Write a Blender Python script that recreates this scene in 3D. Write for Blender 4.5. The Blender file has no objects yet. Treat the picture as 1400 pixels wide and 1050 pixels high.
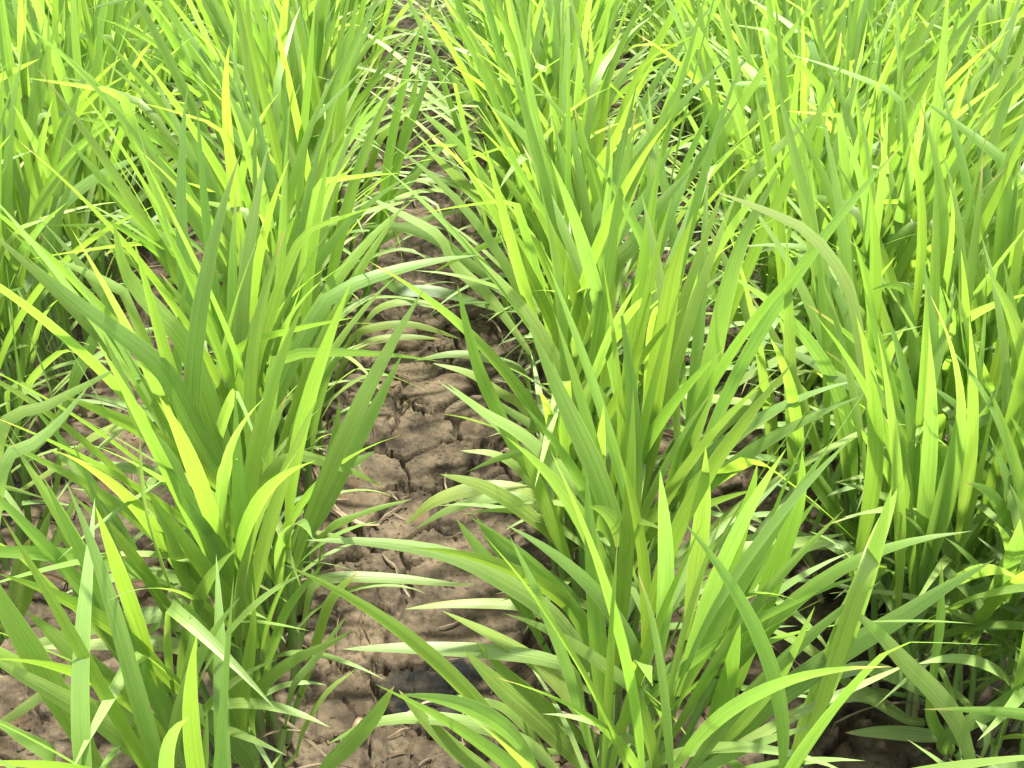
import bpy, math, random
import numpy as np

# ------------------------------------------------------------------ camera, world, sun, exposure
S = bpy.context.scene
COL = S.collection
CAM_H, FPX = 0.8, 1345.0                       # camera height (m) and focal length in pixels of a 1400 px wide frame
PITCH, YAW = math.radians(40.6), math.radians(3.9)
cam_d = bpy.data.cameras.new('camera')
cam_d.sensor_width = 36.0
cam_d.lens = FPX / 1400 * 36
cam_d.clip_start, cam_d.clip_end = 0.02, 500
cam = bpy.data.objects.new('camera', cam_d)
cam.location = (0, 0, CAM_H)
cam.rotation_euler = (math.pi / 2 - PITCH, 0, -YAW)
COL.objects.link(cam)
S.camera = cam

SUN_ELEV, SUN_AZ = math.radians(75), math.radians(38)    # azimuth from +Y (along the rows) towards +X (right)
w = bpy.data.worlds.new('World')
S.world = w
w.use_nodes = True
nt = w.node_tree
bg = nt.nodes['Background']
sky = nt.nodes.new('ShaderNodeTexSky')
sky.sky_type = 'NISHITA'
sky.sun_disc = False
sky.sun_elevation = SUN_ELEV
sky.sun_rotation = SUN_AZ
sky.air_density, sky.dust_density, sky.ozone_density = 1.0, 3.0, 1.0
hz = nt.nodes.new('ShaderNodeHueSaturation')          # bright hazy sky: little blue in it
hz.inputs['Saturation'].default_value = 0.45
nt.links.new(sky.outputs[0], hz.inputs['Color'])
nt.links.new(hz.outputs[0], bg.inputs[0])
bg.inputs[1].default_value = 0.15
sun_d = bpy.data.lights.new('sun', 'SUN')
sun_d.energy = 4.6
sun_d.angle = math.radians(3.0)
sun_d.color = (1.0, 0.95, 0.86)
sun = bpy.data.objects.new('sun', sun_d)
sun.rotation_euler = (math.pi / 2 - SUN_ELEV, 0, math.pi - SUN_AZ)
COL.objects.link(sun)
S.view_settings.view_transform = 'Standard'
S.view_settings.look = 'None'
S.view_settings.gamma = 1
S.view_settings.exposure = 2.08
S.cycles.max_bounces = 10
S.cycles.diffuse_bounces = 5
S.cycles.transmission_bounces = 8

R = random.Random(11)
NP = np.random.RandomState(5)

# ------------------------------------------------------------------ node helpers
def new_mat(name):
    m = bpy.data.materials.new(name)
    m.use_nodes = True
    t = m.node_tree
    t.nodes.clear()
    return m, t

class NB:
    def __init__(s, t): s.t = t
    def n(s, kind, **kw):
        o = s.t.nodes.new(kind)
        for k, v in kw.items(): setattr(o, k, v)
        return o
    def put(s, sock, v):
        if hasattr(v, 'default_value') and hasattr(v, 'links'): s.t.links.new(v, sock)
        else: sock.default_value = v
    def math(s, op, a, b=0.0, c=0.0, clamp=False):
        o = s.n('ShaderNodeMath', operation=op, use_clamp=clamp)
        s.put(o.inputs[0], a); s.put(o.inputs[1], b); s.put(o.inputs[2], c)
        return o.outputs[0]
    def ramp(s, v, a, b, lo=0.0, hi=1.0):
        o = s.n('ShaderNodeMapRange', interpolation_type='SMOOTHSTEP')
        s.put(o.inputs[0], v)
        s.put(o.inputs[1], a); s.put(o.inputs[2], b); s.put(o.inputs[3], lo); s.put(o.inputs[4], hi)
        return o.outputs[0]
    def mix(s, f, a, b, blend='MIX'):
        o = s.n('ShaderNodeMix', data_type='RGBA', blend_type=blend)
        s.put(o.inputs[0], f)
        for sock, v in ((o.inputs[6], a), (o.inputs[7], b)):
            s.put(sock, v if hasattr(v, 'links') else (*v, 1) if len(v) == 3 else v)
        return o.outputs[2]
    def noise(s, vec, scale, detail=2.0, rough=0.5):
        o = s.n('ShaderNodeTexNoise')
        if vec is not None: s.put(o.inputs['Vector'], vec)
        s.put(o.inputs['Scale'], scale); s.put(o.inputs['Detail'], detail); s.put(o.inputs['Roughness'], rough)
        return o.outputs[0]

# ------------------------------------------------------------------ materials
def leaf_material():
    m, t = new_mat('leaf_blade'); b = NB(t)
    uv = b.n('ShaderNodeTexCoord')
    sep = b.n('ShaderNodeSeparateXYZ'); t.links.new(uv.outputs['UV'], sep.inputs[0])
    u, v = sep.outputs[0], sep.outputs[1]
    oi = b.n('ShaderNodeObjectInfo')
    rnd = oi.outputs['Random']
    tone_col = oi.outputs['Color']                   # each blade's own green, with some sunlit paleness put into the colour
    obj = uv.outputs['Object']
    n1 = b.noise(obj, 16.0, 3.0, 0.55)
    # fine parallel veins, stretched along the blade
    mp = b.n('ShaderNodeCombineXYZ')
    t.links.new(b.math('MULTIPLY', u, 16.0), mp.inputs[0])
    t.links.new(b.math('MULTIPLY', v, 1.6), mp.inputs[1])
    t.links.new(b.math('MULTIPLY', rnd, 50.0), mp.inputs[2])
    streak = b.noise(mp.outputs[0], 1.0, 3.0, 0.6)
    vein = b.math('SINE', b.math('MULTIPLY', u, 94.0))
    col = b.mix(b.ramp(streak, 0.3, 0.7), b.mix(1.0, tone_col, (0.80, 0.85, 0.80), 'MULTIPLY'), b.mix(1.0, tone_col, (1.20, 1.12, 1.25), 'MULTIPLY'))
    col = b.mix(b.math('MULTIPLY', b.ramp(vein, 0.2, 1.0), 0.06), col, (0.30, 0.42, 0.16))
    col = b.mix(b.ramp(n1, 0.35, 0.75, 0.0, 0.30), col, (0.20, 0.34, 0.045))
    mid = b.math('ABSOLUTE', b.math('SUBTRACT', u, 0.5))
    rib = b.ramp(mid, 0.02, 0.055, 1.0, 0.0)
    col = b.mix(b.math('MULTIPLY', rib, 0.30), col, b.mix(1.0, col, (0.72, 0.80, 0.70), 'MULTIPLY'))
    # straw coloured tip and edge on some blades, small brown flecks
    r2 = b.math('FRACT', b.math('MULTIPLY', rnd, 13.7))
    tipstart = b.ramp(r2, 0.0, 0.26, 0.91, 1.05)
    tip = b.ramp(b.math('ADD', v, b.math('MULTIPLY', b.math('SUBTRACT', streak, 0.5), 0.16)), tipstart, b.math('ADD', tipstart, 0.07))
    yel = b.ramp(v, b.math('SUBTRACT', tipstart, 0.14), b.math('ADD', tipstart, 0.05), 0.0, 0.12)
    col = b.mix(yel, col, (0.26, 0.33, 0.06))
    col = b.mix(tip, col, (0.42, 0.31, 0.13))
    fl = b.noise(obj, 90.0, 2.0, 0.6)
    fleck = b.math('MULTIPLY', b.ramp(fl, 0.735, 0.77), b.ramp(n1, 0.48, 0.6))
    col = b.mix(b.math('MULTIPLY', fleck, 0.75), col, (0.20, 0.14, 0.05))
    edge = b.math('MULTIPLY', b.ramp(mid, 0.455, 0.495), 0.35)
    col = b.mix(edge, col, (0.32, 0.40, 0.13))
    geo = b.n('ShaderNodeNewGeometry')
    back = b.mix(b.math('MULTIPLY', geo.outputs['Backfacing'], 0.22), col, (0.22, 0.34, 0.12))
    bump = b.n('ShaderNodeBump'); bump.inputs['Strength'].default_value = 0.30; bump.inputs['Distance'].default_value = 0.0006
    hgt = b.math('ADD', b.math('MULTIPLY', vein, 0.35), b.math('ADD', b.math('MULTIPLY', streak, 0.9), b.math('MULTIPLY', rib, -0.9)))
    t.links.new(hgt, bump.inputs['Height'])
    p = b.n('ShaderNodeBsdfPrincipled')
    t.links.new(back, p.inputs['Base Color'])
    t.links.new(b.ramp(n1, 0.3, 0.7, 0.40, 0.54), p.inputs['Roughness'])
    p.inputs['Specular IOR Level'].default_value = 0.75
    t.links.new(bump.outputs[0], p.inputs['Normal'])
    tr = b.n('ShaderNodeBsdfTranslucent')
    tc = b.mix(1.0, col, (1.70, 1.74, 1.10), 'MULTIPLY')
    t.links.new(tc, tr.inputs['Color'])
    t.links.new(bump.outputs[0], tr.inputs['Normal'])
    mx = b.n('ShaderNodeMixShader'); mx.inputs[0].default_value = 0.5
    t.links.new(p.outputs[0], mx.inputs[1]); t.links.new(tr.outputs[0], mx.inputs[2])
    out = b.n('ShaderNodeOutputMaterial'); t.links.new(mx.outputs[0], out.inputs[0])
    return m

def stalk_material():
    m, t = new_mat('stalk'); b = NB(t)
    uv = b.n('ShaderNodeTexCoord')
    sep = b.n('ShaderNodeSeparateXYZ'); t.links.new(uv.outputs['UV'], sep.inputs[0])
    oi = b.n('ShaderNodeObjectInfo')
    mp = b.n('ShaderNodeCombineXYZ')
    t.links.new(b.math('MULTIPLY', sep.outputs[0], 9.0), mp.inputs[0])
    t.links.new(b.math('MULTIPLY', sep.outputs[1], 2.0), mp.inputs[1])
    t.links.new(b.math('MULTIPLY', oi.outputs['Random'], 40.0), mp.inputs[2])
    st = b.noise(mp.outputs[0], 1.0, 3.0)
    col = b.mix(b.ramp(sep.outputs[1], 0.0, 0.55), (0.20, 0.19, 0.085), (0.13, 0.24, 0.045))
    col = b.mix(b.ramp(st, 0.56, 0.68, 0.0, 0.8), col, (0.30, 0.23, 0.12))
    p = b.n('ShaderNodeBsdfPrincipled'); t.links.new(col, p.inputs['Base Color']); p.inputs['Roughness'].default_value = 0.55
    out = b.n('ShaderNodeOutputMaterial'); t.links.new(p.outputs[0], out.inputs[0])
    return m

def straw_material():
    m, t = new_mat('dry_straw'); b = NB(t)
    uv = b.n('ShaderNodeTexCoord'); oi = b.n('ShaderNodeObjectInfo')
    sep = b.n('ShaderNodeSeparateXYZ'); t.links.new(uv.outputs['UV'], sep.inputs[0])
    mp = b.n('ShaderNodeCombineXYZ')
    t.links.new(b.math('MULTIPLY', sep.outputs[0], 8.0), mp.inputs[0])
    t.links.new(b.math('MULTIPLY', sep.outputs[1], 3.0), mp.inputs[1])
    t.links.new(b.math('MULTIPLY', oi.outputs['Random'], 40.0), mp.inputs[2])
    st = b.noise(mp.outputs[0], 1.0, 3.0)
    col = b.mix(1.0, oi.outputs['Color'], b.mix(b.ramp(st, 0.3, 0.7), (0.65, 0.6, 0.5), (1.15, 1.12, 1.1)), 'MULTIPLY')
    p = b.n('ShaderNodeBsdfPrincipled'); t.links.new(col, p.inputs['Base Color']); p.inputs['Roughness'].default_value = 0.6
    tr = b.n('ShaderNodeBsdfTranslucent'); t.links.new(col, tr.inputs['Color'])
    mx = b.n('ShaderNodeMixShader'); mx.inputs[0].default_value = 0.2
    t.links.new(p.outputs[0], mx.inputs[1]); t.links.new(tr.outputs[0], mx.inputs[2])
    out = b.n('ShaderNodeOutputMaterial'); t.links.new(mx.outputs[0], out.inputs[0])
    return m

def soil_material():
    m, t = new_mat('cracked_soil'); b = NB(t)
    tc = b.n('ShaderNodeTexCoord'); P = tc.outputs['Object']
    big = b.noise(P, 7.0, 4.0, 0.6)
    med = b.noise(P, 34.0, 5.0, 0.62)
    fine = b.noise(P, 190.0, 4.0, 0.65)
    col = b.mix(b.ramp(med, 0.35, 0.66), (0.020, 0.0145, 0.0085), (0.064, 0.0500, 0.0295))
    col = b.mix(b.ramp(big, 0.42, 0.66, 0.0, 0.75), col, (0.108, 0.083, 0.051))
    col = b.mix(b.ramp(fine, 0.36, 0.5, 0.55, 0.0), col, (0.016, 0.011, 0.0075))
    col = b.mix(b.ramp(fine, 0.60, 0.72, 0.0, 0.45), col, (0.125, 0.102, 0.071))
    rust = b.noise(P, 13.0, 3.0, 0.6)
    col = b.mix(b.ramp(rust, 0.58, 0.72, 0.0, 0.55), col, (0.066, 0.037, 0.015))
    # a damp bluish-black film of algae on one spot of the furrow
    vm = b.n('ShaderNodeVectorMath', operation='SUBTRACT'); t.links.new(P, vm.inputs[0]); vm.inputs[1].default_value = (-0.036, 0.506, 0.0)
    vs = b.n('ShaderNodeVectorMath', operation='MULTIPLY'); t.links.new(vm.outputs[0], vs.inputs[0]); vs.inputs[1].default_value = (1.0, 1.45, 0.0)
    ln = b.n('ShaderNodeVectorMath', operation='LENGTH'); t.links.new(vs.outputs[0], ln.inputs[0])
    d = b.math('ADD', ln.outputs['Value'], b.math('MULTIPLY', b.math('SUBTRACT', b.noise(P, 45.0, 4.0, 0.65), 0.5), 0.085))
    wet = b.ramp(d, 0.036, 0.068, 1.0, 0.0)
    halo = b.ramp(d, 0.045, 0.105, 1.0, 0.0)
    col = b.mix(b.math('MULTIPLY', halo, 0.42), col, (0.040, 0.026, 0.013))
    col = b.mix(b.math('MULTIPLY', wet, b.ramp(med, 0.34, 0.62, 0.97, 0.78)), col, b.mix(b.ramp(med, 0.42, 0.70), (0.0025, 0.0042, 0.0050), (0.010, 0.011, 0.010)))
    p = b.n('ShaderNodeBsdfPrincipled'); t.links.new(col, p.inputs['Base Color'])
    t.links.new(b.math('SUBTRACT', 0.92, b.math('MULTIPLY', wet, 0.02)), p.inputs['Roughness'])
    t.links.new(b.math('SUBTRACT', 0.25, b.math('MULTIPLY', wet, 0.15)), p.inputs['Specular IOR Level'])
    b1 = b.n('ShaderNodeBump'); b1.inputs['Strength'].default_value = 0.75; b1.inputs['Distance'].default_value = 0.004
    t.links.new(b.math('ADD', b.math('MULTIPLY', med, 0.8), b.math('MULTIPLY', fine, 0.55)), b1.inputs['Height'])
    t.links.new(b1.outputs[0], p.inputs['Normal'])
    out = b.n('ShaderNodeOutputMaterial'); t.links.new(p.outputs[0], out.inputs[0])
    return m

M_LEAF, M_STALK, M_STRAW, M_SOIL = leaf_material(), stalk_material(), straw_material(), soil_material()

# ------------------------------------------------------------------ object helpers
def link_mesh(name, verts, faces, mat, parent=None, uvs=None, smooth=True):
    me = bpy.data.meshes.new(name)
    me.from_pydata([tuple(v) for v in verts], [], faces)
    if uvs is not None:
        l = me.uv_layers.new(name='UVMap')
        idx = np.empty(len(me.loops), dtype=np.int32)
        me.loops.foreach_get('vertex_index', idx)
        l.data.foreach_set('uv', np.asarray(uvs, dtype=np.float32)[idx].ravel())
    if smooth: me.polygons.foreach_set('use_smooth', [True] * len(me.polygons))
    me.materials.append(mat)
    o = bpy.data.objects.new(name, me)
    COL.objects.link(o)
    if parent is not None: o.parent = parent
    return o

def tag(o, label, cat, group=None):
    o['label'] = label; o['category'] = cat
    if group: o['group'] = group

# ------------------------------------------------------------------ ground: one sheet, cracked and crumbly where the furrows are
def vnoise(x, y, seed):
    def h(i, j):
        a = (i * 374761393 + j * 668265263 + seed * 974711) & 0x7fffffff
        a = ((a ^ (a >> 13)) * 1274126177) & 0x7fffffff
        return ((a ^ (a >> 16)) & 0xffff) / 65535.0
    i, j = np.floor(x).astype(np.int64), np.floor(y).astype(np.int64)
    fx, fy = x - i, y - j
    fx, fy = fx * fx * (3 - 2 * fx), fy * fy * (3 - 2 * fy)
    return (h(i, j) * (1 - fx) + h(i + 1, j) * fx) * (1 - fy) + (h(i, j + 1) * (1 - fx) + h(i + 1, j + 1) * fx) * fy

def fbm(x, y, seed, octs=4, g=0.5):
    s = 0; a = 1; tot = 0
    for k in range(octs):
        s = s + a * vnoise(x * 2 ** k + 17.3 * k, y * 2 ** k - 9.1 * k, seed + k); tot += a; a *= g
    return s / tot

def worley(x, y, seed):                         # F2 - F1 of jittered cells
    i, j = np.floor(x).astype(np.int64), np.floor(y).astype(np.int64)
    f1 = np.full(x.shape, 9.0); f2 = np.full(x.shape, 9.0)
    for di in (-1, 0, 1):
        for dj in (-1, 0, 1):
            a, c = i + di, j + dj
            hx = (((a * 73856093) ^ (c * 19349663) ^ seed) * 2654435761) & 0xffffffff
            hy = (((a * 83492791) ^ (c * 29765729) ^ (seed * 7)) * 2246822519) & 0xffffffff
            px = a + ((hx >> 8) & 0xffff) / 65535.0; py = c + ((hy >> 8) & 0xffff) / 65535.0
            dd = np.hypot(x - px, y - py)
            m = dd < f1
            f2 = np.where(m, f1, np.minimum(f2, dd)); f1 = np.where(m, dd, f1)
    return f2 - f1

def soil_height(X, Y):
    wx = X + 0.034 * (fbm(X * 22, Y * 22, 3) - 0.5) + 0.003 * (fbm(X * 110, Y * 110, 8) - 0.5)
    wy = Y + 0.034 * (fbm(X * 22, Y * 22, 41) - 0.5) + 0.003 * (fbm(X * 110, Y * 110, 47) - 0.5)
    c1 = worley(wx * 13, wy * 17, 77) / 15
    c2 = worley(wx * 36, wy * 36, 191) / 36
    gate1 = np.clip((fbm(X * 11, Y * 11, 60, 3) - 0.40) / 0.10, 0, 1)
    gate2 = np.clip((fbm(X * 16, Y * 16, 90, 3) - 0.45) / 0.10, 0, 1)
    w1 = 0.0024 + 0.0075 * fbm(X * 18, Y * 18, 12, 2)
    k1 = np.clip(1 - c1 / w1, 0, 1) ** 0.38 * gate1
    k2 = np.clip(1 - c2 / 0.0036, 0, 1) ** 0.6 * gate2
    z = 0.0045 * (fbm(X * 9, Y * 9, 5, 4, 0.55) - 0.5) + 0.0034 * (fbm(X * 45, Y * 45, 23, 3, 0.6) - 0.5)
    crumb = np.clip((fbm(X * 130, Y * 130, 31, 2) - 0.60) / 0.16, 0, 1) * np.clip((fbm(X * 12, Y * 12, 71, 2) - 0.42) / 0.2, 0, 1)
    z = z + 0.0035 * crumb + 0.0012 * np.clip(c1 / 0.02, 0, 1) - 0.019 * k1 - 0.007 * k2
    wetm = np.clip((np.hypot(X + 0.028, (Y - 0.504) * 1.45) - 0.035) / 0.03, 0, 1) * 0.5 + 0.5
    return z * (0.25 + 0.75 * wetm) - 0.003 * (1 - wetm)

def axis(parts):
    a = [np.arange(p, q, s) for p, q, s in parts]
    return np.concatenate(a + [[parts[-1][1]]])

gx = axis([(-60, -10, 10), (-10, -2, 1.0), (-2, -1.4, 0.05), (-1.4, -0.44, 0.009), (-0.44, -0.25, 0.004), (-0.25, -0.17, 0.005),
           (-0.17, 0.11, 0.0016), (0.11, 0.24, 0.006), (0.24, 0.42, 0.004), (0.42, 1.6, 0.009), (1.6, 2.2, 0.05), (2.2, 10, 1.0), (10, 60, 10)])
gy = axis([(-60, -10, 10), (-10, -1, 1.0), (-1, 0.25, 0.05), (0.25, 0.36, 0.01), (0.36, 1.10, 0.0021), (1.10, 1.20, 0.004), (1.20, 1.9, 0.0055), (1.9, 3.2, 0.012),
           (3.2, 4, 0.1), (4, 12, 1.0), (12, 60, 8)])
GX, GY = np.meshgrid(gx, gy)
GZ = soil_height(GX, GY)
nx, ny = len(gx), len(gy)
V = np.stack([GX.ravel(), GY.ravel(), GZ.ravel()], 1).astype(np.float32)
ii = np.arange(ny - 1)[:, None] * nx + np.arange(nx - 1)[None, :]
Fq = np.stack([ii, ii + 1, ii + nx + 1, ii + nx], -1).reshape(-1, 4).astype(np.int32)
gm = bpy.data.meshes.new('ground')
gm.vertices.add(len(V)); gm.vertices.foreach_set('co', V.ravel())
gm.loops.add(Fq.size); gm.loops.foreach_set('vertex_index', Fq.ravel())
gm.polygons.add(len(Fq)); gm.polygons.foreach_set('loop_start', np.arange(0, Fq.size, 4, dtype=np.int32))
gm.polygons.foreach_set('use_smooth', np.ones(len(Fq), dtype=bool))
gm.update(calc_edges=True); gm.validate()
gm.materials.append(M_SOIL)
ground = bpy.data.objects.new('ground', gm); COL.objects.link(ground)
ground['kind'] = 'structure'; ground['label'] = 'dry brown cracked soil between the green rice rows'

def z_at(x, y):
    return float(soil_height(np.array([x]), np.array([y]))[0])

# ------------------------------------------------------------------ blades and stalks
def resample(pts, n):
    pts = np.asarray(pts, float)
    P = np.vstack([2 * pts[0] - pts[1], pts, 2 * pts[-1] - pts[-2]])
    out = []
    for i in range(1, len(P) - 2):
        p0, p1, p2, p3 = P[i - 1:i + 3]
        for s in np.linspace(0, 1, 12, endpoint=False):
            out.append(0.5 * (2 * p1 + (p2 - p0) * s + (2 * p0 - 5 * p1 + 4 * p2 - p3) * s * s + (3 * p1 - p0 - 3 * p2 + p3) * s ** 3))
    out.append(P[-2])
    out = np.array(out)
    d = np.concatenate([[0], np.cumsum(np.linalg.norm(np.diff(out, axis=0), axis=1))])
    q = np.linspace(0, d[-1], n)
    return np.stack([np.interp(q, d, out[:, k]) for k in range(3)], 1), d[-1]

def blade_mesh(path, side0, width, rng, twist=0.0, fold=0.22, blunt=False, base_w=0.42, peak=0.42):
    n = len(path)
    T = np.gradient(path, axis=0)
    T /= np.linalg.norm(T, axis=1)[:, None] + 1e-9
    s = np.array(side0, float)
    verts, uvs, faces = [], [], []
    ph = rng.uniform(0, 6.28); rip = rng.uniform(0.0, 0.05)
    for i in range(n):
        v = i / (n - 1)
        s = s - T[i] * s.dot(T[i]); s /= np.linalg.norm(s) + 1e-9
        N = np.cross(T[i], s)
        a = twist * v ** 1.3
        sd = s * math.cos(a) + N * math.sin(a); nn = np.cross(T[i], sd)
        if v < peak:
            q = v / peak; f = base_w + (1 - base_w) * q * q * (3 - 2 * q)
        else:
            q = (v - peak) / (1 - peak); f = max(0.0, 1 - q ** 2.1) ** 0.85
            if blunt: f = 1 - 0.25 * q
        hw = 0.5 * width * f
        fo = fold * (1 - 0.55 * v) + 0.9 * max(0, 0.18 - v)
        for k, c in enumerate((-1, -0.5, 0, 0.5, 1)):
            lift = fo * abs(c) ** 1.3 + rip * math.sin(v * 17 + ph + (2.0 if c > 0 else 0)) * abs(c)
            verts.append(path[i] + sd * (c * hw) + nn * (lift * hw))
            uvs.append((0.5 + 0.5 * c, v))
        if i:
            o = (i - 1) * 5
            for k in range(4): faces.append((o + k, o + k + 1, o + 6 + k, o + 5 + k))
    return verts, faces, uvs

def blade_tone(rng, tone):
    base = {'g': (0.147, 0.240, 0.046), 'y': (0.160, 0.264, 0.036), 'p': (0.205, 0.292, 0.074), 'd': (0.098, 0.182, 0.034), 's': (0.175, 0.25, 0.06)}[tone]  # tones mix leaf age with painted light; pale ones imitate sun and sky sheen
    k = rng.uniform(0.88, 1.14); h = rng.uniform(-0.09, 0.09)
    return (base[0] * k * (1 + h), base[1] * k, base[2] * k * (1 - h), 1)

def add_blade(plant, path, side0, width, rng, tone='g', **kw):
    o0 = np.array(plant.location)
    vs, fs, uv = blade_mesh(path - o0, side0, width, rng, **kw)
    o = link_mesh('leaf_blade', vs, fs, M_LEAF, plant, uv)
    o.color = blade_tone(rng, tone)
    return o

def add_stalk(plant, pts, r0, r1, rng):
    path, _ = resample(np.asarray(pts) - np.array(plant.location), 7)
    T = np.gradient(path, axis=0); T /= np.linalg.norm(T, axis=1)[:, None]
    vs, fs, uv = [], [], []
    K = 7
    s = np.array([1.0, 0, 0])
    for i in range(7):
        s = s - T[i] * s.dot(T[i]); s /= np.linalg.norm(s); b = np.cross(T[i], s)
        v = i / 6; r = r0 + (r1 - r0) * v
        for k in range(K + 1):
            a = 2 * math.pi * k / K
            vs.append(path[i] + (s * math.cos(a) * 1.15 + b * math.sin(a) * 0.85) * r); uv.append((k / K, v))
        if i:
            o = (i - 1) * (K + 1)
            for k in range(K): fs.append((o + k, o + k + 1, o + K + 2 + k, o + K + 1 + k))
    return link_mesh('stalk', vs, fs, M_STALK, plant, uv)

def arc_path(p0, elev, az, L, bend, rng, n=16, power=1.5, drift=0.0):
    kq = rng.uniform(0.5, 0.85) if rng.random() < 0.15 else 2; ka = rng.uniform(0.5, 1.5); wob = rng.gauss(0, 0.045); wp = rng.uniform(0, 6.28)
    st = 48; p = np.array(p0, float); out = [p.copy()]
    for i in range(st):
        q = (i + 0.5) / st
        e = elev - bend * q ** power + 0.5 * wob * math.sin(5 * q + wp) - (ka if q > kq else 0); a = az + drift * q + wob * math.sin(6 * q + wp)
        p = p + np.array([math.cos(e) * math.cos(a), math.cos(e) * math.sin(a), math.sin(e)]) * (L / st)
        if p[2] < 0.008: p[2] = 0.008 + 0.001 * rng.random()
        out.append(p.copy())
    return np.array(out)[np.linspace(0, st, n).astype(int)]

# ------------------------------------------------------------------ projection used to take real positions from the survey below
F3 = np.array([math.sin(YAW) * math.cos(PITCH), math.cos(YAW) * math.cos(PITCH), -math.sin(PITCH)])
R3 = np.array([math.cos(YAW), -math.sin(YAW), 0]); U3 = np.cross(R3, F3)
CAMP = np.array([0, 0, CAM_H])
def ray(x, y): return F3 * FPX + R3 * (x - 700) - U3 * (y - 525)
def ground_y(x, y):
    r = ray(x, y); return float((r * (CAM_H / -r[2]))[1])
def project(p):
    d = np.asarray(p, float) - CAMP; z = d.dot(F3)
    if z < 0.02: return None
    return 700 + FPX * d.dot(R3) / z, 525 - FPX * d.dot(U3) / z
REG = {'R1': (0, 0), 'R2': (450, 0), 'R3': (900, 0), 'R4': (0, 350), 'R5': (450, 350), 'R6': (900, 350), 'R7': (0, 675), 'R8': (400, 675), 'R9': (900, 675)}

ROWX = {'X': -1.10, 'Y': -0.80, 'Z': -0.495, 'A': -0.200, 'B': 0.125, 'C': 0.462, 'D': 0.765, 'E': 1.11, 'F': 1.42}
ROWTXT = {'X': 'in the row at far left edge', 'Y': 'in the second row from left', 'Z': 'in the row next to left furrow',
          'A': 'in the row left of the cracked furrow', 'B': 'in the row right of the cracked furrow', 'C': 'in the row next to right furrow',
          'D': 'in the dense row at upper right', 'E': 'in the row at far right edge', 'F': 'in the corner row at top right'}
ORD = ['first', 'second', 'third', 'fourth', 'fifth', 'sixth', 'seventh', 'eighth', 'ninth', 'tenth', 'eleventh', 'twelfth', 'thirteenth',
       'fourteenth', 'fifteenth', 'sixteenth', 'seventeenth', 'eighteenth', 'nineteenth', 'twentieth', 'twenty-first', 'twenty-second', 'twenty-third',
       'twenty-fourth', 'twenty-fifth']

PLANTS = {}
for row, x0 in ROWX.items():
    PLANTS[row] = []
    y = 0.29 + R.uniform(0, 0.03)
    while y < 2.95:
        x = x0 + R.uniform(-0.016, 0.016)
        seen = False
        for z in (0.05, 0.25, 0.42):
            for dx in (-0.1, 0.1):
                q = project((x + dx, y, z))
                if q and -120 < q[0] < 1560 and -60 < q[1] < 1120: seen = True
        if seen:
            e = bpy.data.objects.new('rice_plant', None); COL.objects.link(e)
            e.location = (x, y, 0); e.empty_display_size = 0.05
            PLANTS[row].append(e)
        y += R.uniform(0.108, 0.140)
    if row == 'C':                              # this row is broad: a few clumps stand towards the furrow
        for (x, y) in ((0.418, 0.47), (0.425, 0.60), (0.415, 0.74), (0.428, 0.90)):
            e = bpy.data.objects.new('rice_plant', None); COL.objects.link(e)
            e.location = (x, y, 0); e.empty_display_size = 0.05
            PLANTS[row].append(e)
        PLANTS[row].sort(key=lambda e: e.location[1])
bpy.context.view_layer.update()

def nearest(row, y): return min(PLANTS[row], key=lambda e: abs(e.location[1] - y))

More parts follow.
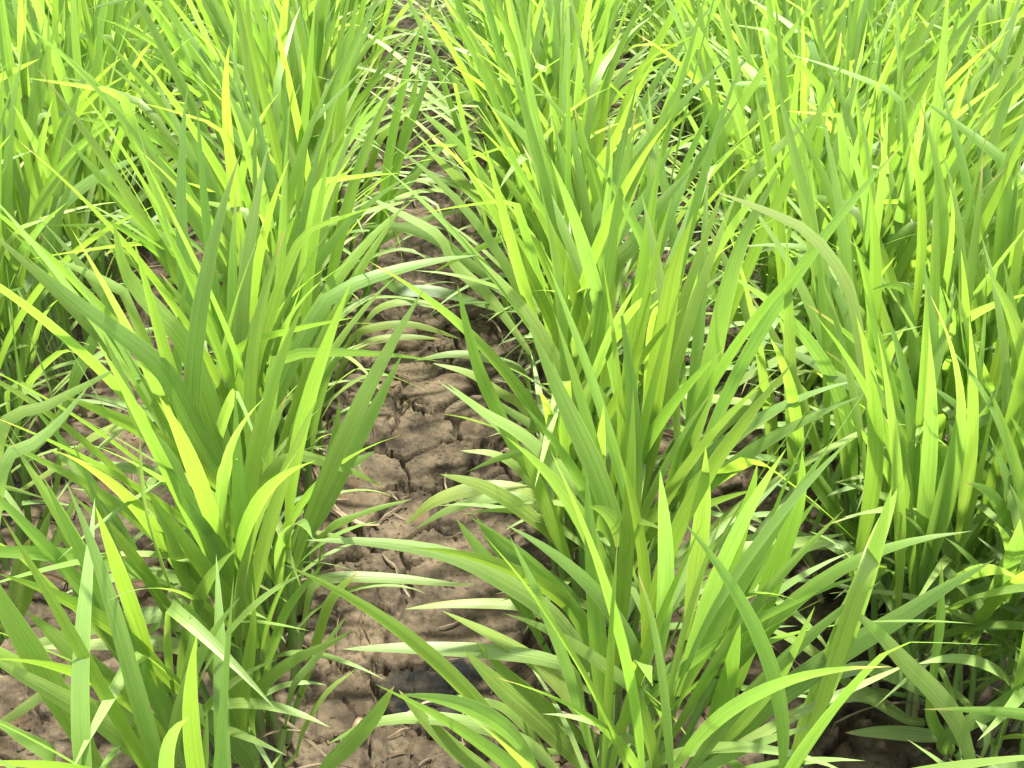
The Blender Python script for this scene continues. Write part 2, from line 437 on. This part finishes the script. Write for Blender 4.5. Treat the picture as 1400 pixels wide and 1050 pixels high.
# survey of the leaves one can tell apart: row, region, image height of the root, width, tone : outline centre from tip to base
HERO = '''
B R8 1010 75 p : 40,178 300,185 600,235 830,350 1000,470 1130,640
B R8 930 40 p : 428,442 620,422 850,425 960,470
B R8 1030 85 p : 570,447 800,560 950,660 1080,800 1200,1000
B R8 1060 50 p : 190,595 420,590 700,600 950,630 1080,690
B R8 1090 78 g : 655,600 800,740 960,880 1100,1030
B R8 1060 60 g : 700,565 830,700 980,830 1100,930
B R8 1150 60 g : 405,750 520,880 640,990 720,1050
B R8 1120 55 p : 130,960 300,880 500,858 720,890 900,960 1000,1050
B R8 1050 42 g : 625,770 690,785 800,815 900,900 960,980
A R8 1160 60 g : 390,735 300,870 200,980 130,1050
B R8 960 55 g : 625,95 720,220 800,310 880,420
B R8 960 58 g : 700,85 800,220 930,300 1080,420
B R5 830 70 p : 290,1030 400,940 560,890 700,890 800,920
B R5 830 40 p : 330,1045 450,975 600,930 730,925 800,960
A R8 930 45 p : 700,346 600,345 400,325 180,320 75,355
A R8 830 12 y : 460,20 300,60 200,110 100,170
A R5 900 78 g : 283,370 200,530 120,680 40,830 -30,960 -110,1100
A R5 880 60 g : 40,540 20,700 -30,900 -80,1030
A R7 1010 42 g : 1370,300 1270,400 1220,530 1190,640
A R7 1060 25 p : 1325,470 1200,640 1120,740
A R7 1060 25 p : 1365,670 1250,760 1160,900 1130,1000
A R7 1010 35 g : 1240,265 1100,440 1040,590 980,720
A R7 1080 45 g : 1350,520 1270,570 1120,640 1000,740 960,840
A R7 920 58 p : 1165,75 1110,200 1090,320 1075,450 1060,520
A R4 860 75 g : 430,-150 480,60 560,170 700,320 780,500 830,650 900,820 960,900
A R4 880 75 g : 95,0 260,150 450,290 600,410 680,520 760,680 850,830 900,950
A R4 740 35 y : 610,60 720,200 850,380 950,530
A R4 690 70 g : 880,-10 870,200 920,350 980,480 1010,600
A R4 690 50 y : 945,0 960,150 970,300 985,440
Z R4 960 45 p : 470,420 300,510 150,590 0,690
Z R4 1010 55 p : 345,490 220,640 100,740 0,850
A R4 830 45 p : 235,800 430,805 600,830 770,880
Z R4 800 40 p : 720,630 650,620 480,640 340,700 240,790
A R4 1000 60 g : 390,290 470,470 540,650 650,780 720,940 800,1080
A R4 990 70 p : 535,680 540,850 560,1000 640,1250
A R7 1010 40 y : 285,15 430,140 540,280 620,400 700,480
A R7 1010 60 y : 570,0 700,170 780,280 880,420 960,560
A R7 980 85 p : 570,0 620,100 700,290 800,470 830,560
A R7 1000 75 g : 690,0 820,180 900,330 980,480 1020,620
A R4 960 85 y : 1100,530 1010,720 950,850 920,1000 930,1150
A R7 1120 60 g : 965,335 970,480 940,700 920,850
A R7 1130 65 g : 725,460 740,550 720,750 715,950
A R7 1100 75 g : 690,390 780,540 870,720 910,850 940,1000
A R7 1060 62 d : 270,355 390,510 500,650 600,770 700,850
A R7 1130 95 g : 100,450 240,570 380,700 520,830 650,980
A R7 1200 100 g : -60,250 0,400 100,570 200,740 300,900 380,1050
A R7 1180 80 p : -60,610 0,650 200,760 400,880 560,1020
A R7 1150 50 g : 600,700 650,850 700,1000
A R7 1200 35 g : 793,805 785,950 775,1050
A R7 1130 80 d : 650,760 760,830 880,930 960,1030
A R7 960 55 p : 60,590 220,550 430,490 640,460 780,490
A R7 980 35 p : 510,590 560,540 620,490 700,485 800,540
A R7 1010 50 p : 120,590 300,580 560,570 760,600 880,660
Z R7 1020 48 p : 310,640 200,740 0,880
Z R7 900 75 y : 195,60 130,250 90,400 60,480
Z R7 900 50 s : 115,170 70,290 40,420
Z R7 820 45 g : 300,0 230,130 190,220
Z R7 1180 90 d : -60,850 60,920 200,1050
B R9 1130 100 g : 895,-30 850,150 780,350 700,560 620,760 560,900 500,1050
B R9 1160 88 g : 1290,250 1100,360 900,490 700,610 540,720 400,820 250,960 150,1050
C R9 1140 75 p : 705,420 830,520 940,640 1060,760 1150,880 1210,1050
B R9 1080 75 y : 551,-168 545,0 480,200 400,430 330,620 280,760
B R9 1040 80 y : 380,-120 355,0 290,200 220,380 170,520 120,640
B R9 1110 95 y : 315,495 270,700 220,880 180,1050
B R9 1130 40 g : 600,430 500,640 430,750 300,900 200,1000
B R9 1050 50 p : 235,420 215,600 220,750 225,900
C R9 930 80 p : 390,500 560,580 640,640 760,740
C R9 1010 50 p : 715,915 900,915 1110,935
C R9 1090 75 y : 1085,262 1085,400 1080,560 1060,700 1055,860
C R9 1010 55 p : 470,845 660,785 800,770 950,860
C R9 1000 50 p : 480,800 690,690 820,670 1000,740 1080,800
C R9 1090 55 d : 1400,720 1280,830 1150,900 1080,980
C R3 930 65 p : 210,730 370,790 550,870 650,970 735,1110 770,1280 790,1400
C R6 850 85 d : 480,670 560,800 650,920 730,1040
B R3 890 95 g : 470,640 380,800 310,950 250,1150 200,1380 130,1650 50,1900
B R6 800 50 p : 565,410 420,510 250,640 150,750
B R6 840 50 p : 490,580 330,670 200,780 100,870
C R6 700 45 y : 430,380 500,460 570,540 620,610 690,740
C R6 690 60 y : 1000,20 960,100 930,250 880,500
C R6 850 85 g : 1010,0 1050,250 1065,500 1060,740
D R6 800 88 g : 1150,10 1160,250 1190,500 1180,800
C R6 760 55 g : 940,110 980,330 1010,600
D R6 780 60 y : 1400,170 1300,240 1220,300 1100,480
D R6 850 60 g : 1420,450 1300,600 1220,720
D R6 960 70 g : 1265,680 1340,850 1400,980
C R6 760 40 y : 850,370 930,470 990,560 1030,680
C R6 880 36 s : 960,605 1040,730 1080,880 1080,1000
B R6 800 45 p : 490,578 250,550 25,550
B R5 1010 90 g : 765,265 860,470 930,620 1010,790 1070,950 1140,1200
B R5 900 80 p : 450,485 600,600 750,690 900,830 1000,940
B R5 830 48 y : 490,105 530,280 580,450 650,600 720,750
B R2 620 55 p : 125,740 280,820 420,900 480,1010 610,1130 700,1250
B R5 760 105 p : 560,0 680,120 790,260 870,400 930,560
B R5 620 35 p : 325,400 480,375 620,395 740,440
B R5 680 35 p : 395,410 540,450 650,520 740,580
A R5 520 35 p : 495,240 400,190 280,175 170,215
A R5 540 45 p : 510,320 330,265 190,270 90,310
A R5 550 30 p : 430,318 290,310 150,330 60,400
A R5 480 33 d : 650,215 560,175 420,135 270,125 180,70
B R5 720 70 y : 1095,100 1070,280 1050,450 1030,700
B R5 700 60 y : 885,0 870,250 890,430 900,600
B R5 800 75 y : 1210,140 1160,400 1140,700
B R2 850 100 y : 1395,820 1330,1000 1290,1200 1240,1500 1200,1800
B R5 690 50 g : 990,-20 1020,180 1040,300 1050,480
B R5 930 70 y : 735,730 800,870 870,1040
B R5 790 45 y : 1010,460 1070,580 1130,720
B R5 740 33 s : 580,515 700,600 830,680 890,760
B R5 860 55 p : 425,835 560,870 680,930 800,1020
B R5 780 35 p : 500,745 640,760 750,840
A R5 820 35 g : 180,745 80,800 0,850
A R5 850 15 y : 320,930 150,980 0,1040
B R2 260 35 g : 330,70 450,170 560,230 600,310 650,420
B R2 400 45 y : 410,210 500,340 600,440 660,580 700,700
B R2 520 70 y : 610,400 720,490 810,590 870,740 900,900
B R2 480 35 y : 345,420 480,540 600,700 700,880
B R2 480 40 y : 350,545 450,640 560,740 690,830
A R2 440 38 g : 590,440 450,540 330,660 210,810 120,980
A R2 400 48 y : 365,370 250,470 180,560 120,800
A R2 380 40 g : 345,250 310,420 270,580 200,760
B R2 400 85 y : 965,90 930,220 870,350 830,470 800,600
B R2 520 52 p : 895,560 940,680 950,850 960,1000
B R2 560 45 y : 935,400 980,560 1030,760 1050,950
B R2 420 55 p : 1240,160 1140,260 1060,400 1000,560
B R2 420 48 y : 1075,290 1050,420 1010,620
C R2 380 35 p : 985,460 1150,480 1270,550 1330,620
A R2 480 45 p : 550,795 400,830 250,890 120,990
B R2 500 55 p : 120,870 280,870 420,920 520,1000 640,1080
B R2 620 55 g : 1320,540 1210,750 1100,900 1040,1020
B R2 660 60 g : 1395,640 1250,800 1150,950 1080,1050
B R2 580 45 g : 1165,550 1130,700 1090,850 1040,1000
B R2 560 45 g : 1110,620 1060,780 1020,900
B R2 400 55 p : 280,690 480,700 620,800 720,900
A R1 540 75 g : 820,210 870,360 950,500 1020,660 1080,850
A R1 420 45 y : 930,110 970,300 1000,450 1040,650
A R1 500 55 g : 815,390 900,520 990,600 1080,740
A R1 620 55 g : 670,610 730,760 800,890 880,1060
A R1 620 75 g : 720,490 800,680 850,850 900,1000 960,1200
Z R1 520 75 p : 740,575 560,730 420,880 340,1000
Z R1 560 50 g : 550,590 350,690 180,830 60,1000
Z R1 380 35 g : 765,20 640,180 520,340 480,480
Z R1 380 42 p : 830,350 700,390 620,420 490,530 430,650
A R1 620 45 p : 360,840 430,950 500,1050 640,1200 760,1330
A R1 640 60 g : 440,800 600,900 740,1020 850,1150 950,1300
Z R1 540 65 g : 130,360 150,700 180,1000
Z R1 560 60 y : 265,470 270,700 280,1000
Z R1 420 55 y : 0,0 100,150 220,350 270,480 330,650
Z R1 380 50 g : 250,-60 260,150 255,340
Z R1 420 58 y : 465,60 450,300 380,500 350,700
Z R1 440 50 y : 385,180 340,350 310,520 290,700
Z R1 400 50 g : 570,0 480,130 430,300 390,530
D R3 420 55 p : 1120,115 970,190 880,300 820,430 720,560 640,760
C R3 500 52 p : 1200,345 1000,460 850,560 750,640
B R3 520 58 p : 310,380 180,580 70,740 0,860 -90,1000
C R3 560 45 p : 640,730 690,830 730,970 740,1120
D R3 540 60 y : 1150,560 1250,690 1310,850 1340,1000
D R3 420 45 p : 1030,310 1120,390 1220,560
C R3 640 48 g : 335,780 240,930 160,1040
D R3 560 34 y : 1260,700 1100,850 1000,980
C R3 480 60 y : 160,320 240,520 300,720
C R3 520 55 y : 395,560 420,760 440,950
D R3 380 65 y : 700,60 640,250 560,480 540,640
D R3 420 55 g : 870,190 780,400 720,600
C R3 420 60 y : 255,10 320,150 380,320 410,480
D R3 380 50 y : 940,0 960,200 975,420 970,640
Z R4 760 60 g : 20,0 50,300 70,600
Z R4 780 60 g : 100,270 160,430 210,600 215,850
Z R4 760 50 g : 430,60 350,330 280,470 240,600
A R4 640 60 p : 640,-10 750,90 850,170 930,330
A R4 700 40 g : 1000,60 1060,250 1110,420 1150,560
A R4 640 60 g : 1030,-20 1100,200 1170,430 1200,560
A R4 760 40 p : 740,370 860,460 940,540 1000,640
A R4 760 60 g : 800,450 830,560 880,680 930,760
A R4 660 45 y : 1400,60 1230,200 1150,360 1120,500
A R4 780 60 y : 1130,760 1080,870 1040,980
A R4 700 35 g : 1340,320 1250,460 1200,640
A R4 640 35 p : 1420,330 1290,390 1190,470 1120,600
A R4 700 45 p : 900,780 980,700 1070,620
'''
hero_n = 0
rngH = random.Random(3)
for line in HERO.strip().splitlines():
    head, body = line.split(':')
    row, reg, gpy, wpx, tone = head.split()
    ox, oy = REG[reg]
    px = [(ox + float(a) / 2.8, oy + float(c) / 2.8) for a, c in (q.split(',') for q in body.split())]
    x_axis = ROWX[row]
    k = rngH.uniform(-0.10, 0.12)
    y0 = ground_y(px[-1][0], float(gpy))
    for it in range(60):                        # keep the leaf above the soil and below the height of the crop
        pts = []
        for (a, c) in px:
            r = ray(a, c); tt = y0 / (r[1] - k * r[2]) if True else 0
            tt = (y0 + k * CAM_H) / (r[1] - k * r[2])
            pts.append(CAMP + r * tt)
        zs = [p[2] for p in pts]
        if min(zs[0], zs[-1]) < 0.015: y0 -= 0.012
        elif max(zs) > 0.50: y0 += 0.012
        else: break
    pl = nearest(row, y0)
    base = pts[-1]
    rx = x_axis + max(-0.04, min(0.04, 0.45 * (base[0] - x_axis)))
    root = np.array([rx, y0 + rngH.uniform(-0.01, 0.01), 0.0])
    pts = pts[::-1]
    # the sheath carries the lower part of the blade, the blade starts where it parts from it
    h0 = max(0.05, min(0.15, base[2] * 0.8))
    collar = root + (base - root) * min(0.85, h0 / max(base[2], 0.05))
    collar[0] = root[0] + (base[0] - root[0]) * 0.45
    if base[2] > h0 + 0.03: full = [collar] + pts
    else:
        collar = root + (base - root) * 0.6; full = [collar] + pts
    path, L = resample(full, 20)
    path[:, 2] = np.maximum(path[:, 2], 0.006)
    dx = path[-1][0] - path[0][0]
    ang = math.radians(rngH.uniform(28, 58)) * (1 if dx < 0 else -1)
    side = np.array([math.cos(ang), math.sin(ang), 0])
    mid = path[11]; Tm = path[13] - path[9]; Tm /= np.linalg.norm(Tm)
    sm = side - Tm * side.dot(Tm); sm /= np.linalg.norm(sm)
    q0, q1, qt = project(mid - sm * 0.005), project(mid + sm * 0.005), project(mid + Tm * 0.01)
    qm = project(mid); tv = np.array(qt) - np.array(qm); tv /= np.linalg.norm(tv)
    dv = np.array(q1) - np.array(q0); wpm = abs(dv[0] * tv[1] - dv[1] * tv[0]) / 0.01
    width = max(0.0045, min(0.0095 if float(wpx) <= 48 and tone == 'p' else 0.0135 if tone == 'p' else 0.0172, 1.12 * float(wpx) / 2.8 / max(wpm, 1)))
    add_blade(pl, path, side, width, rngH, tone, twist=rngH.uniform(-0.35, 0.35), fold=rngH.uniform(0.12, 0.3), base_w=0.5,
              peak=rngH.uniform(0.36, 0.52))
    rt = root.copy(); rt[2] = -0.012
    add_stalk(pl, [rt, (rt + collar) / 2 + np.array([0, 0, 0.004]), collar], 0.0030, 0.0024, rngH)
    hero_n += 1

# ------------------------------------------------------------------ the rest of every clump: tillers with their blades
def fill_plant(row, pl, rng):
    x, y, _ = pl.location
    near = y < 1.0
    nt_ = rng.randint(14, 16) if row in 'AB' and near else rng.randint(19, 22) if row in 'CD' else rng.randint(18, 20)
    if row in 'AB' and y < 0.62: nt_ = 13
    for i in range(nt_):
        bx, by = x + max(-0.075, min(0.075, rng.gauss(0, 0.022 if row in 'ABZ' else 0.034))), y + rng.uniform(-0.062, 0.062)
        out = (bx - x) / 0.03
        lx, ly = out * 0.16 + rng.gauss(0, 0.09), rng.gauss(0, 0.10)
        if near and ((row == 'A' and lx > 0) or (row == 'B' and lx < 0)): lx *= 0.4
        elif near and ((row == 'A' and lx < 0) or (row == 'Z' and lx > 0)): lx *= 0.35
        hs = rng.uniform(0.11, 0.20)
        col = np.array([bx + lx * hs, by + ly * hs, hs])
        b0 = np.array([bx, by, -0.012])
        add_stalk(pl, [b0, (b0 + col) / 2 + np.array([-lx, -ly, 0]) * 0.01, col], rng.uniform(0.0026, 0.0034), 0.0020, rng)
        a0 = rng.choice((0, math.pi)) + rng.gauss(0, 0.75)
        nl = rng.randint(3, 5) if row in 'AB' and near else rng.choice((3, 4, 4, 5))
        for j in range(nl):
            f = 1.0 if j == 0 else (0.86, 0.66, 0.46, 0.3)[j - 1] * rng.uniform(0.9, 1.08)
            p0 = b0 + (col - b0) * min(1.0, f); p0[2] = max(p0[2], 0.03)
            az = a0 + math.pi * j + rng.gauss(0, 0.35)
            near_f = 0.90 if y < 0.7 else 0.82 if y < 1.3 else 0.76
            face = None
            if j == 0:
                az = math.atan2(ly + rng.gauss(0, 0.12), lx + rng.gauss(0, 0.12))
                el, L, bend, tone, wd = rng.uniform(74, 88), rng.uniform(0.28, 0.38), rng.uniform(4, 34), rng.choice('ygyg'), rng.uniform(0.0098, 0.0140) * near_f
                face = rng.gauss(0, 0.55)
            elif j == 1:
                el, L, bend, tone, wd = rng.uniform(66, 84), rng.uniform(0.26, 0.36), rng.uniform(10, 55), rng.choice('gygy'), rng.uniform(0.0098, 0.0138) * near_f
                face = rng.gauss(0, 0.6)
            elif j == 2:
                el, L, bend, tone, wd = rng.uniform(54, 76), rng.uniform(0.21, 0.31), rng.uniform(25, 85), rng.choice('ggpp'), rng.uniform(0.0070, 0.0105)
            else:
                el, L, bend, tone, wd = rng.uniform(36, 64), rng.uniform(0.13, 0.24), rng.uniform(40, 100), rng.choice('ppgg'), rng.uniform(0.0048, 0.0074)
            L *= 0.93 if row in 'AB' else 0.98
            # blades that would close the open furrow in front stay short
            if j >= 2 and near and ((row == 'A' and math.cos(az) > 0.2) or (row == 'B' and math.cos(az) < -0.2)):
                if rng.random() < 0.38: continue
                L *= 0.75; wd *= 0.85
            elif j >= 2 and y < 1.2 and ((row == 'Z' and math.cos(az) > 0.2) or (row == 'A' and math.cos(az) < -0.2)):
                if rng.random() < 0.5: continue
                L *= 0.75
            elif j >= 2 and not near and row in 'AB': L *= 1.22 if y < 1.5 else 1.7; wd *= 0.85
            if y < 0.5: L *= 0.86
            path = arc_path(p0, math.radians(el), az, L, math.radians(bend), rng, drift=rng.gauss(0, 0.25))
            sa = az + math.pi / 2 + rng.gauss(0, 0.25) if face is None else face
            add_blade(pl, path, (math.cos(sa), math.sin(sa), 0), wd, rng, tone, twist=rng.gauss(0, 0.45), fold=rng.uniform(0.12, 0.32), peak=rng.uniform(0.34, 0.5))

def add_dry(pl, rng, k):
    x, y, _ = pl.location
    for i in range(k):
        p0 = (x + rng.gauss(0, 0.022), y + rng.uniform(-0.06, 0.06), rng.uniform(0.015, 0.07))
        az = rng.choice((0, math.pi)) + rng.gauss(0, 0.8)
        path = arc_path(p0, math.radians(rng.uniform(5, 65)), az, rng.uniform(0.06, 0.16), math.radians(rng.uniform(50, 130)), rng, drift=rng.gauss(0, 0.5))
        vs, fs, uv = blade_mesh(path - np.array(pl.location), (-math.sin(az), math.cos(az), 0), rng.uniform(0.002, 0.0055), rng, twist=rng.gauss(0, 1.6), fold=rng.uniform(0.3, 0.9), base_w=0.7, peak=0.3)
        o = link_mesh('dry_blade', vs, fs, M_STRAW, pl, uv)
        c = rng.choice(STRAW); o.color = (*c, 1); o['label'] = 'dead straw-coloured blade at the foot of the clump'

STRAW = [(0.14, 0.108, 0.06), (0.11, 0.078, 0.04), (0.16, 0.13, 0.08), (0.085, 0.054, 0.026)]
rngF = random.Random(29)
rngB = random.Random(31)
for row in ROWX:
    for pl in PLANTS[row]: 
        fill_plant(row, pl, rngF)
        add_dry(pl, rngB, rngB.randint(3, 5))

# clumps of which the photograph shows nothing are left out; labels: each clump by its row and its place in it
for row in ROWX:
    shown = []
    for pl in PLANTS[row]:
        o0 = np.array(pl.location); ok = False
        for ch in pl.children:
            for vi in range(0, len(ch.data.vertices), 7):
                v = ch.data.vertices[vi]
                q = project(np.array(v.co) + o0)
                if q and 0 < q[0] < 1400 and 0 < q[1] < 1050: ok = True; break
            if ok: break
        if ok: shown.append(pl)
        else:
            for ch in list(pl.children): bpy.data.objects.remove(ch)
            bpy.data.objects.remove(pl)
    PLANTS[row] = shown
    for i, pl in enumerate(shown):
        tag(pl, 'green rice clump, %s from the front %s' % (ORD[i], ROWTXT[row]), 'rice plant', 'rice clumps planted in rows')

# ------------------------------------------------------------------ dry leaves and scraps on the soil
def dry_strip(name, x0, y0, x1, y1, width, colr, rng, sag=0.02, lift=0.004, n=12):
    pts = []
    dx, dy = x1 - x0, y1 - y0
    L = math.hypot(dx, dy); bow = rng.uniform(-0.14, 0.14) * L
    for i in range(5):
        q = i / 4
        px_, py_ = x0 + dx * q - dy / L * bow * math.sin(q * math.pi), y0 + dy * q + dx / L * bow * math.sin(q * math.pi)
        pts.append((px_, py_, max(z_at(px_, py_), -0.004) + lift + sag * math.sin(q * math.pi) * rng.uniform(0.5, 1) + 0.002 * rng.random()))
    path, _ = resample(pts, n)
    side = np.array([-dy / L, dx / L, rng.uniform(-0.3, 0.3)])
    o0 = path[0].copy()
    vs, fs, uv = blade_mesh(path - o0, side, width, rng, twist=rng.gauss(0, 1.0), fold=rng.uniform(0.2, 0.7), base_w=0.7, peak=0.3)
    o = link_mesh(name, vs, fs, M_STRAW, None, uv)
    o.location = o0; o.color = tuple(0.42 * c if max(colr) > 0.25 else c for c in colr) + (1,)
    return o
def gp(x, y):
    r = ray(x, y); p = r * (CAM_H / -r[2]); return float(p[0]), float(p[1])
rngD = random.Random(77)
DRY = [((280, 445), (262, 380), 0.0028, (0.42, 0.20, 0.05), 'thin orange dry leaf standing in the left furrow', 0.03),
       ((545, 985), (625, 958), 0.0022, (0.46, 0.40, 0.27), 'thin pale straw lying across the dark damp patch', 0.003),
       ((470, 712), (445, 665), 0.0035, (0.46, 0.38, 0.24), 'pale straw on bare soil beside the left row', 0.006),
       ((520, 725), (455, 690), 0.0040, (0.45, 0.36, 0.22), 'beige dry leaf beside two thin cracks in the furrow', 0.008),
       ((572, 545), (545, 580), 0.0030, (0.40, 0.27, 0.12), 'brown curled dry leaf tip in mid furrow', 0.012),
       ((655, 430), (690, 480), 0.0050, (0.44, 0.37, 0.25), 'wide papery dry leaf at the foot of the right row', 0.006),
       ((150, 790), (120, 838), 0.0032, (0.42, 0.33, 0.19), 'upright straw in the soil of the left furrow', 0.02),
       ((110, 818), (160, 830), 0.0045, (0.47, 0.38, 0.22), 'folded straw leaf lying in the left furrow', 0.012),
       ((480, 1020), (500, 985), 0.0045, (0.47, 0.36, 0.22), 'creased beige dry leaf near the bottom edge', 0.01),
       ((125, 975), (170, 990), 0.0050, (0.44, 0.34, 0.22), 'broad dry leaf at the foot of the left front clump', 0.01),
       ((1110, 800), (1075, 820), 0.0030, (0.40, 0.29, 0.16), 'brown straw over the shaded right furrow', 0.01),
       ((1215, 935), (1140, 960), 0.0030, (0.44, 0.33, 0.22), 'long pinkish straw low in the right furrow', 0.008)]
for a, c, wd, colr, lab, sag in DRY:
    (xa, ya), (xb, yb) = gp(*a), gp(*c)
    tag(dry_strip('dry_leaf', xa, ya, xb, yb, wd, colr, rngD, sag=sag), lab, 'dry leaf', 'dry leaves on the soil')
for i in range(130):
    fx = rngD.choice((-0.05, -0.05, -0.345, 0.31, 0.31)) + rngD.gauss(0, 0.065)
    fy = rngD.uniform(0.42, 1.5)
    a = rngD.uniform(0, math.pi); L = rngD.uniform(0.012, 0.045)
    o = dry_strip('straw_scrap', fx, fy, fx + L * math.cos(a), fy + L * math.sin(a), rngD.uniform(0.0009, 0.0028), rngD.choice(STRAW), rngD, sag=0.004, lift=0.002, n=8)
    tag(o, 'small straw scrap lying on the cracked soil between rows', 'straw', 'straw scraps on the soil')

# loose crumbs of earth: nobody could count them
import bmesh
bm = bmesh.new(); bmesh.ops.create_icosphere(bm, subdivisions=2, radius=1.0)
IV = [tuple(v.co) for v in bm.verts]; IF = [tuple(v.index for v in f.verts) for f in bm.faces]; bm.free()
vs, fs = [], []
for i in range(2200):
    fx = rngD.choice((-0.05, -0.05, -0.345, 0.31)) + rngD.gauss(0, 0.06); fy = rngD.uniform(0.4, 1.4)
    if vnoise(np.array([fx * 14]), np.array([fy * 14]), 3)[0] < 0.45 or math.hypot(fx + 0.028, (fy - 0.504) * 1.45) < 0.06: continue
    r = rngD.uniform(0.0006, 0.0019) * (1 if rngD.random() < 0.94 else 1.9)
    z = z_at(fx, fy) + r * 0.15; o = len(vs)
    ex, ey, p1, p2 = rngD.uniform(0.8, 1.5), rngD.uniform(0.8, 1.3), rngD.uniform(0, 6), rngD.uniform(0, 6)
    for (a, c, d) in IV:
        j = 1 + 0.22 * math.sin(3.1 * a + p1) * math.cos(2.7 * c + p2) + 0.12 * math.sin(5 * d + p1)
        vs.append((fx + a * r * j * ex, fy + c * r * j * ey, z + d * r * j * 0.7))
    for f in IF: fs.append(tuple(o + k for k in f))
cr = link_mesh('soil_crumbs', vs, fs, M_SOIL)
cr['kind'] = 'stuff'; cr['label'] = 'loose brown crumbs of earth on the cracked furrow soil'; cr['category'] = 'soil crumbs'
print('plants', sum(len(v) for v in PLANTS.values()), 'hero', hero_n, 'objects', len(bpy.data.objects))
